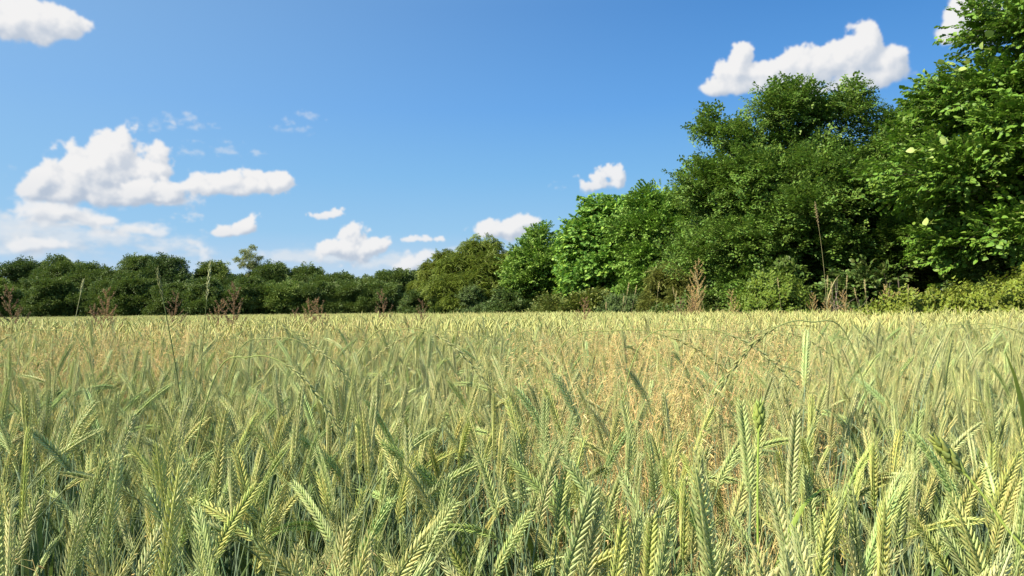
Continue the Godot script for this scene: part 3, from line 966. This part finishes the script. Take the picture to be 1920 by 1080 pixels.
func build_shrubs() -> void:
	var g := "shrubs along the foot of the wood"
	var lime := Color(0.2, 0.25, 0.035)
	var mid := Color(0.125, 0.185, 0.045)
	var k := 0
	for p in [[8.3, -15.0, 1.7], [9.7, -14.3, 1.95], [11.2, -13.8, 2.05], [13.2, -13.0, 2.15]]:
		tree("bramble_shrub", ["yellow-green bramble mound beside the dry brown stalks", "yellow-green bramble mound in the hedge below the tallest tree", "tall yellow-green bramble mound in the hedge", "yellow-green bramble mound at the outer end of the hedge"][k], "shrub", g, {"at": Vector3(p[0], 0, p[1]), "height": p[2], "clear": 0.1, "r": 1.35, "clumps": 14, "fill": 90, "twig": "bramble", "col": lime, "seed": 500 + k, "girth": 0.02, "clump": 0.36, "taper": 0.2})
		k += 1
	tree("leafy_shrub", "lime green shrub in front of the big spreading tree", "shrub", g, {"at": Vector3(6.9, 0, -20.0), "height": 2.4, "clear": 0.0, "r": 1.25, "clumps": 18, "fill": 80, "twig": "bramble", "col": Color(0.17, 0.25, 0.035), "seed": 520, "girth": 0.02})
	tree("leafy_shrub", "bushy sapling with fresh green leaves behind the lime green shrub", "shrub", g, {"at": Vector3(7.6, 0, -21.6), "height": 2.9, "clear": 0.2, "r": 0.9, "clumps": 10, "fill": 60, "twig": "broad", "col": Color(0.11, 0.17, 0.035), "seed": 521, "girth": 0.02})
	tree("leafy_shrub", "olive feathery shrub under the narrow tree beside the big spreading tree", "shrub", g, {"at": Vector3(6.2, 0, -29.5), "height": 3.5, "clear": 0.1, "r": 1.3, "clumps": 12, "fill": 60, "twig": "frond", "col": Color(0.19, 0.22, 0.05), "seed": 522, "girth": 0.025})
	var rows := [[6.6, -26.6, 2.6], [4.7, -30.4, 2.6], [3.6, -35.2, 2.8], [1.8, -38.6, 2.6], [-0.2, -43.0, 2.6], [-2.2, -45.6, 2.5], [-4.2, -48.6, 2.8], [-6.8, -52.0, 2.7], [9.4, -20.6, 2.2], [11.8, -17.6, 2.6], [8.6, -23.2, 2.5]]
	for p in rows:
		var sr := rand_gen(900 + int(-p[1] * 7))
		var tall: float = p[2] * sr.randf_range(0.68, 1.2)
		tree("leafy_shrub", "low shrub in the undergrowth between the crop and the wood", "shrub", g, {"at": Vector3(p[0] + sr.randf_range(-0.4, 0.4), 0, p[1]), "height": tall, "clear": 0.0, "r": sr.randf_range(1.1, 1.8), "clumps": 13, "fill": 55, "twig": ["bramble", "oval", "broad"][sr.randi() % 3], "col": [mid, Color(0.17, 0.215, 0.05), Color(0.1, 0.155, 0.04)][sr.randi() % 3], "seed": 540 + int(-p[1]), "girth": 0.02, "clump": 0.4})
	# rank growth on the ground between the crop and the trees and under them
	var low := Node3D.new()
	low.name = "undergrowth"
	add_child(low)
	tag(low, "rank green and tan undergrowth under the trees along the field", "undergrowth", "", "stuff")
	var rr := rand_gen(88)
	var pair := twig_pair("bramble", Color(0.13, 0.18, 0.04))
	var grassy := []
	for q in 2:
		var gb := Buf.new()
		for j in 40:
			grass_leaf(gb, Vector3(rr.randf_range(-0.25, 0.25), 0, rr.randf_range(-0.25, 0.25)), rr.randf() * TAU, rr.randf_range(0.6, 1.25), 0.012, 1.35, rr.randf_range(0.3, 1.5), vary(Color(0.26, 0.27, 0.08).lerp(Color(0.45, 0.35, 0.15), rr.randf()), rr, 0.2), 5)
		grassy.append(gb.done(mat.leaf))
	var uw := [[], [], [], []]
	var ut := [PackedColorArray(), PackedColorArray(), PackedColorArray(), PackedColorArray()]
	var edge := [Vector2(17, -9), Vector2(11.6, -13.2), Vector2(7.2, -19.0), Vector2(4.8, -27.0), Vector2(2.2, -34.0), Vector2(-1.2, -41.0), Vector2(-4.6, -46.0), Vector2(-8.5, -52.0), Vector2(-13.0, -76.0), Vector2(-72.0, -79.0)]
	for e in edge.size() - 1:
		var a: Vector2 = edge[e]
		var b: Vector2 = edge[e + 1]
		var nrm := (b - a).normalized().orthogonal()
		if nrm.dot(Vector2(1, -1)) < 0.0:
			nrm = -nrm
		for j in int(a.distance_to(b) * 26.0):
			var at := a.lerp(b, rr.randf()) + nrm * (7.0 * pow(rr.randf(), 1.6) + 0.1)
			var q := rr.randi() % 4
			if q > 1 and rr.randf() < 0.35:
				q -= 2
			var sc := rr.randf_range(0.8, 1.35) if q > 1 else rr.randf_range(0.9, 1.7)
			uw[q].append(Transform3D(Basis(Vector3.UP, rr.randf() * TAU) * Basis(Vector3.RIGHT, rr.randfn() * 0.35) * Basis.from_scale(Vector3.ONE * sc), Vector3(at.x, rr.randf() * 0.9 if q < 2 else 0.0, at.y)))
			var tv := rr.randf_range(0.8, 1.15)
			ut[q].append(Color(tv, tv, tv))
	for q in 4:
		scatter("undergrowth", pair[q] if q < 2 else grassy[q - 2], uw[q], ut[q], low)
	# bare dead twigs in front of the shady gap
	var r := rand_gen(61)
	for q in 7:
		var b := Buf.new()
		var at := Vector3(8.6 + r.randf_range(-0.9, 1.1), 0, -18.3 + r.randf_range(-0.8, 0.6))
		var h := r.randf_range(1.6, 2.15)
		var a := Vector3(r.randf_range(-0.55, 0.55), h, r.randf_range(-0.2, 0.2))
		var pts := []
		for j in 7:
			pts.append(a * j / 6.0 + Vector3(r.randf_range(-0.05, 0.05), 0, r.randf_range(-0.05, 0.05)) * (1.0 if j > 0 else 0.0))
		b.tube(pts, [0.010, 0.009, 0.008, 0.007, 0.006, 0.005, 0.002], 5, vary(Color(0.3, 0.25, 0.2), r, 0.2))
		var root := thing("dead_sapling", "bare grey-brown dead stem standing in the shady gap", "dead stem", at, "dead stems at the shady gap")
		part("stem", b.done(mat.dull), root)
		for j in 3:
			var t := Buf.new()
			var s0 := along(pts, r.randf_range(0.5, 0.9))
			var e := s0 + Vector3(r.randf_range(-0.4, 0.4), r.randf_range(0.2, 0.5), r.randf_range(-0.3, 0.3))
			t.tube([s0, s0.lerp(e, 0.5) + Vector3(0, -0.03, 0), e], [0.006, 0.005, 0.002], 4, Color(0.3, 0.24, 0.19))
			part("branch", t.done(mat.dull), root)


func build_field() -> void:
	var pale := Color(0.585, 0.62, 0.285)
	var yellow := Color(0.61, 0.6, 0.26)
	var fresh := Color(0.47, 0.57, 0.235)
	var kinds := []
	var spec := [
		[1.10, 0.125, 1, 6, 14, pale, "front rye plant with a slim pale upright ear on a short stalk"], [1.06, 0.115, 2, 10, 22, yellow, "front rye plant with a straw-tinted upright ear"], [1.12, 0.13, 0, 4, 8, pale, "front rye plant with a long pale ear standing bolt upright"],
		[1.08, 0.135, 2, 16, 36, pale, "front rye plant with a pale ear bent into an even curve"], [1.11, 0.125, 3, 26, 48, pale, "front rye plant with a pale ear leaning half over"], [1.13, 0.135, 1, 36, 54, fresh, "front rye plant with a fresh green ear leaning far over"], [1.09, 0.115, 3, 12, 24, yellow, "front rye plant with a straw-tinted ear tilted slightly"], [1.08, 0.125, 2, 22, 34, pale, "front rye plant with a plump pale ear leaning stiffly"],
		[1.14, 0.125, 2, 50, 80, pale, "front rye plant with a long-stalked pale ear hanging level"], [1.16, 0.12, 4, 60, 98, fresh, "front rye plant with a fresh green ear nodding below level"],
		[1.07, 0.095, 1, 8, 18, yellow, "front rye plant with a short stubby straw-tinted ear"], [1.11, 0.14, 2, 18, 40, fresh, "front rye plant with a long fresh green curved ear"], [1.05, 0.12, 3, 28, 40, yellow, "front rye plant with a ripening yellowish ear leaning over"],
		[1.12, 0.105, 0, 14, 20, pale, "front rye plant with a short pale ear held stiffly"], [1.10, 0.14, 2, 40, 66, pale, "front rye plant with a long pale ear arching sideways"],
	]
	for k in spec.size():
		var s: Array = spec[k]
		var p := make_rye(700 + k * 13, {"length": s[0], "ear": s[1], "lean0": s[2], "lean1": s[3], "lean2": s[4], "tone": s[5], "leaves": 3, "awn": 0.046 + 0.005 * (k % 4), "label": s[6], "width": 0.76 + 0.1 * (k % 3)})
		finish_rye(p)
		kinds.append(p)
	var pick := [0, 1, 2, 3, 3, 4, 4, 5, 6, 6, 7, 7, 8, 0, 1, 6, 2, 0, 3, 6, 7, 1, 4, 0, 2, 13, 1, 9, 10, 10, 11, 11, 12, 12, 13, 13, 14]
	var r := rand_gen(8)
	var patchy := FastNoiseLite.new()
	patchy.seed = 9
	patchy.frequency = 0.35
	var all := []
	var cell := 0.053
	var z := 0.42
	while z < 7.0:
		var x := -(0.8 * z + 1.3)
		while x < 0.8 * z + 1.3:
			var at := Vector3(x + r.randf_range(-0.5, 0.5) * cell * 1.6, 0, -(z + r.randf_range(-0.5, 0.5) * cell * 1.6))
			x += cell
			var thin := weed(at.x, -at.z)
			if r.randf() < 0.12 + 0.4 * thin:
				continue
			var k: int = pick[r.randi() % pick.size()]
			# the wind leans most ears the same few ways
			var yaw := r.randf() * TAU if r.randf() < 0.45 else (r.randf_range(-0.7, 0.7) + (0.0 if r.randf() < 0.6 else PI))
			var size := r.randf_range(0.94, 1.05) * (1.0 + 0.05 * patchy.get_noise_2d(at.x, at.z)) * (r.randf_range(0.82, 0.93) if r.randf() < 0.16 else (r.randf_range(1.03, 1.1) if r.randf() < 0.12 and at.z < -1.6 else 1.0))
			var t := Transform3D(Basis(Vector3.UP, yaw).scaled(Vector3(r.randf_range(0.88, 1.16), 1.0, r.randf_range(0.88, 1.16)) * size), at)
			var mid: Vector3 = t * (kinds[k].mid as Vector3)
			if (mid - Vector3(0, EYE, 0)).length() < 0.52:
				continue
			all.append([at.length() - 0.0, k, t, mid])
		z += cell
	all.sort_custom(func(a, b): return a[0] < b[0])
	var places := []
	var tints := []
	for k in kinds.size():
		places.append([])
		tints.append(PackedColorArray())
	var singled := 0
	for a in all:
		var mid: Vector3 = a[3]
		var d := -mid.z
		if singled < 300 and d > 0.3 and absf(mid.x) < d * 0.69 and (EYE - mid.y) < d * 0.36:
			single_rye(kinds[a[1]], a[2], singled < 45, crop_mats[r.randi() % crop_mats.size()])
			singled += 1
			continue
		places[a[1]].append(a[2])
		var tv := r.randf_range(0.85, 1.1)
		tints[a[1]].append(Color(tv * r.randf_range(0.95, 1.06), tv, tv * r.randf_range(0.85, 1.05)))
	var crop := Node3D.new()
	crop.name = "rye_crop"
	add_child(crop)
	tag(crop, "dense pale green and straw rye crop filling the field", "crop", "", "stuff")
	for k in kinds.size():
		scatter("rye_stand", kinds[k].whole_mesh, places[k], tints[k], crop)
	# farther out: patches of culms
	for zone in [[6.6, 30.0, 0.5, 75, true, 5], [29.0, 82.0, 1.7, 340, false, 4]]:
		var patches := []
		for k in zone[5]:
			var b := Buf.new()
			var q := rand_gen(1200 + k + int(zone[0]))
			for j in zone[3]:
				far_rye(b, q, Vector3(q.randf_range(-0.62, 0.62), 0, q.randf_range(-0.62, 0.62)) * zone[2], zone[4])
			patches.append(b.done(mat.crop))
		var w := []
		var ti := []
		for k in zone[5]:
			w.append([])
			ti.append(PackedColorArray())
		var step: float = zone[2] * 0.86
		z = zone[0]
		while z < zone[1]:
			var x := -(0.8 * z + 3.0)
			while x < 0.8 * z + 3.0:
				var at := Vector2(x + r.randf_range(-0.3, 0.3) * step, -z + r.randf_range(-0.3, 0.3) * step)
				x += step
				if not Geometry2D.is_point_in_polygon(at, field):
					continue
				var k := r.randi() % int(zone[5])
				var size := 1.0 + 0.06 * patchy.get_noise_2d(at.x * 0.5, at.y * 0.5) + r.randf_range(-0.03, 0.03)
				w[k].append(Transform3D(Basis(Vector3.UP, r.randf() * TAU).scaled(Vector3(1, size, 1)), Vector3(at.x, 0, at.y)))
				var tv := r.randf_range(0.9, 1.08)
				ti[k].append(Color(tv * (1.0 + 0.08 * patchy.get_noise_2d(at.x * 0.3 + 90, at.y * 0.3)), tv, tv * 0.95))
			z += step
		for k in zone[5]:
			scatter("rye_stand", patches[k], w[k], ti[k], crop)
	# dry grass among the rye
	var dry := Node3D.new()
	dry.name = "dry_grass"
	add_child(dry)
	tag(dry, "orange-beige dry wild grass mixed through the rye", "wild grass", "", "stuff")
	var tufts := []
	var dw := []
	var dt := []
	for k in 4:
		tufts.append(dry_tuft(1500 + k, 9, 0.07).done(mat.crop))
		dw.append([])
		dt.append(PackedColorArray())
	z = 0.75
	while z < 60.0:
		var step := 0.085 if z < 8.0 else (0.3 if z < 25.0 else 0.8)
		var x := -(0.8 * z + 1.0)
		while x < 0.8 * z + 1.0:
			var at := Vector2(x + r.randf_range(-0.5, 0.5) * step, -(z + r.randf_range(-0.5, 0.5) * step))
			x += step
			if r.randf() > weed(at.x, -at.y) * 0.5 or not Geometry2D.is_point_in_polygon(at, field):
				continue
			var k := r.randi() % 4
			var size := r.randf_range(0.85, 1.12)
			dw[k].append(Transform3D(Basis(Vector3.UP, r.randf() * TAU).scaled(Vector3.ONE * size), Vector3(at.x, 0, at.y)))
			var tv := r.randf_range(0.85, 1.12)
			dt[k].append(Color(tv, tv * r.randf_range(0.92, 1.04), tv))
		z += step
	for k in 4:
		scatter("dry_tufts", tufts[k], dw[k], dt[k], dry)


var weed_noise: FastNoiseLite


# how thick the dry grass stands at x metres across and d metres out
func weed(x: float, d: float) -> float:
	if weed_noise == null:
		weed_noise = FastNoiseLite.new()
		weed_noise.seed = 15
		weed_noise.frequency = 0.22
		weed_noise.fractal_octaves = 3
	var s := 0.0
	for p in [[0.36, 2.2, 0.3, 0.8, 1.0], [0.72, 4.2, 0.6, 1.5, 0.9], [-0.36, 0.82, 0.06, 0.08, 0.95], [-2.3, 4.2, 0.9, 1.3, 0.8], [-4.9, 8.0, 2.4, 2.6, 0.9], [-0.75, 5.0, 0.4, 0.9, 0.7], [3.2, 11.5, 2.6, 3.0, 0.75], [6.4, 15.5, 2.5, 2.5, 0.8], [0.8, 9.0, 1.4, 2.0, 0.3], [-12, 17, 5, 4, 0.6], [4.0, 24.0, 2.0, 5.0, 0.6]]:
		var a: float = (x - p[0]) / p[2]
		var b: float = (d - p[1]) / p[3]
		s = maxf(s, p[4] * exp(-(a * a + b * b)))
	if d < 3.0:
		return s if s > 0.12 else 0.0
	return clampf(s + 0.14 * maxf(0.0, weed_noise.get_noise_2d(x, d) - 0.12) + (0.008 if d > 2.2 else 0.0), 0.0, 1.0)


func single_rye(p: Dictionary, t: Transform3D, fine: bool, m: Material) -> void:
	var o := thing("rye_plant", p.label, "rye plant", Vector3.ZERO, "rye plants along the front of the field")
	o.transform = t
	part("stem", p.stem_mesh, o, m)
	for l in p.leaf_meshes:
		part("leaf", l, o, m)
	if fine:
		var ear := part("ear", p.rachis_mesh, o, m)
		for k in p.where.size():
			part("spikelet", p.spk_meshes[p.which[k]], ear, m, p.where[k])
		part("awns", p.awn_mesh, ear, m).set_meta("kind", "stuff")
	else:
		var ear := part("ear", p.ear_mesh, o, m)
		ear.set_meta("kind", "stuff")
		part("awns", p.awn_mesh, ear, m).set_meta("kind", "stuff")


func build_weeds() -> void:
	var red := Color(0.23, 0.155, 0.09)
	var tan := Color(0.5, 0.37, 0.16)
	var docks := [make_dock(1, 1.8, red), make_dock(2, 1.74, Color(0.3, 0.2, 0.105)), make_dock(3, 1.9, tan)]
	var g := "dock plants standing above the crop"
	var k := 0
	# x, z, size, kind
	for p in [[-6.2, -9.6, 1.02, 0], [-5.0, -9.4, 0.98, 1], [-5.45, -9.8, 0.94, 0], [-4.85, -10.6, 0.95, 0], [-4.2, -10.0, 0.92, 1], [-3.5, -11.5, 0.9, 0], [-3.55, -9.5, 0.96, 0], [-3.05, -10.5, 0.93, 1], [-2.15, -9.2, 1.0, 1], [-1.9, -12.0, 0.93, 0], [-1.3, -11.0, 0.9, 0], [-6.6, -12.5, 0.95, 1], [1.2, -13.0, 0.9, 1], [3.6, -15.6, 0.98, 1], [3.1, -14.8, 0.95, 0]]:
		place_dock(docks[p[3]], Vector3(p[0], 0, p[1]), k * 1.7, p[2], "reddish brown dock plant in seed standing above the rye" if p[3] == 0 else "tan brown dock plant in seed standing above the rye", g)
		k += 1
	for p in [[4.5, -18.6, 1.32], [4.2, -18.2, 1.15], [4.9, -18.9, 1.1], [5.6, -18.6, 0.95], [7.8, -18.4, 1.0], [8.2, -18.0, 0.95], [8.7, -17.6, 1.0], [9.1, -17.2, 1.05], [8.4, -16.9, 0.9], [7.4, -18.8, 0.95]]:
		place_dock(docks[2], Vector3(p[0], 0, p[1]), k * 1.7, p[2], "straw-coloured dry dock plant at the foot of the wood", "dry dock plants along the wood edge")
		k += 1
	var dark := Color(0.13, 0.17, 0.06)
	var pale := Color(0.45, 0.47, 0.24)
	var tall := "tall single grasses above the crop"
	wild_grass("spike_grass", "tall upright grass with a pale slim spike against the far trees", tall, Vector3(-0.93, 0, -2.2), [Vector3(0.02, 0, 0), Vector3(0.0, 0.6, 0), Vector3(0.015, 1.2, 0), Vector3(0.045, 1.57, 0)], 0.0019, 0.86, 0.0042, dark, pale, 1)
	wild_grass("spike_grass", "dark grass stem bending over beside the pale spike grass", tall, Vector3(-0.84, 0, -1.85), [Vector3(0.08, 0, 0), Vector3(0.06, 0.6, 0), Vector3(0.03, 1.15, 0), Vector3(-0.035, 1.53, 0)], 0.0026, 0.9, 0.004, Color(0.11, 0.15, 0.05), Color(0.2, 0.22, 0.09), 2)
	wild_grass("spike_grass", "slanting pale straw grass with a slim spike next to the docks", tall, Vector3(-1.76, 0, -3.0), [Vector3(-0.1, 0, 0), Vector3(-0.06, 0.7, 0), Vector3(-0.01, 1.25, 0), Vector3(0.045, 1.56, 0)], 0.0019, 0.9, 0.0042, pale, pale, 3)
	wild_grass("reed_grass", "very tall thin grass with a brown plume before the big tree", tall, Vector3(2.5, 0, -6.0), [Vector3(0.06, 0, 0), Vector3(0.03, 0.9, 0), Vector3(0.0, 1.7, 0), Vector3(-0.06, 2.26, 0)], 0.0019, 0.84, 0.016, Color(0.36, 0.33, 0.16), Color(0.28, 0.21, 0.11), 4, 2)
	wild_grass("fresh_grass", "fresh yellow-green wild grass stem slanting up through the rye", tall, Vector3(0.72, 0, -0.6), [Vector3(0, 0, 0), Vector3(-0.1, 0.6, -0.05), Vector3(-0.2, 1.1, -0.12), Vector3(-0.245, 1.21, -0.14), Vector3(-0.3, 1.285, -0.15)], 0.0026, 0.86, 0.007, Color(0.36, 0.47, 0.1), Color(0.42, 0.5, 0.13), 5)
	wild_grass("fresh_grass", "fresh yellow-green wild grass standing straight up through the rye", tall, Vector3(0.3, 0, -0.92), [Vector3(0.0, 0, 0), Vector3(0.0, 0.6, 0), Vector3(-0.005, 1.1, 0), Vector3(0.0, 1.3, 0)], 0.0028, 0.9, 0.008, Color(0.3, 0.42, 0.08), Color(0.38, 0.47, 0.12), 6, 3)
	# arching stems that hang over the crop
	var r := rand_gen(33)
	var arcs := [[-0.95, -2.4, 0.34, 1], [-0.75, -2.0, 0.3, 1], [-0.35, -1.7, 0.26, 1], [0.1, -1.9, 0.4, 1], [0.25, -1.6, 0.3, 1], [1.05, -2.5, 0.32, -1], [1.2, -2.2, 0.34, 1], [-1.3, -2.3, 0.3, -1], [0.75, -2.8, 0.4, 1], [-0.1, -2.6, 0.36, -1], [1.6, -2.7, 0.3, 1], [-0.55, -1.35, 0.22, 1], [0.62, -1.35, 0.24, -1]]
	for a in arcs:
		var s: float = a[3]
		var w: float = a[2]
		var hh := r.randf_range(1.33, 1.4)
		wild_grass("arching_grass", "thin green grass stem arching over the tops of the rye", "arching grasses over the crop", Vector3(a[0], 0, a[1]), [Vector3(-0.16 * s, 0, 0), Vector3(-0.1 * s, 0.7, 0), Vector3(0.0, hh - 0.08, 0), Vector3(w * 0.4 * s, hh, 0.02), Vector3(w * 0.8 * s, hh - 0.03, 0.04), Vector3(w * 1.15 * s, hh - 0.13, 0.05)], 0.0017, 0.72, 0.0042, vary(Color(0.26, 0.3, 0.1), r), vary(Color(0.42, 0.42, 0.17), r), 40 + int(w * 100), 0)
	# long single stalks that rise out of the crop near the wood
	for q in 16:
		var at := Vector3(r.randf_range(0.5, 4.2), 0, -r.randf_range(4.5, 8.0))
		if absf(at.x) > -at.z * 0.66:
			at.x *= 0.6
		var hh := r.randf_range(1.45, 1.68)
		var lx := r.randf_range(-0.12, 0.12)
		wild_grass("stalk_grass", "long thin straw-coloured grass stalk rising out of the rye", "straw stalks rising out of the crop", at, [Vector3(-lx, 0, 0), Vector3(-lx * 0.6, 0.6, 0), Vector3(0, 1.1, 0), Vector3(lx, hh, 0)], 0.0016, 0.92, 0.005, Color(0.42, 0.38, 0.18), Color(0.5, 0.42, 0.2), 70 + q, 0)
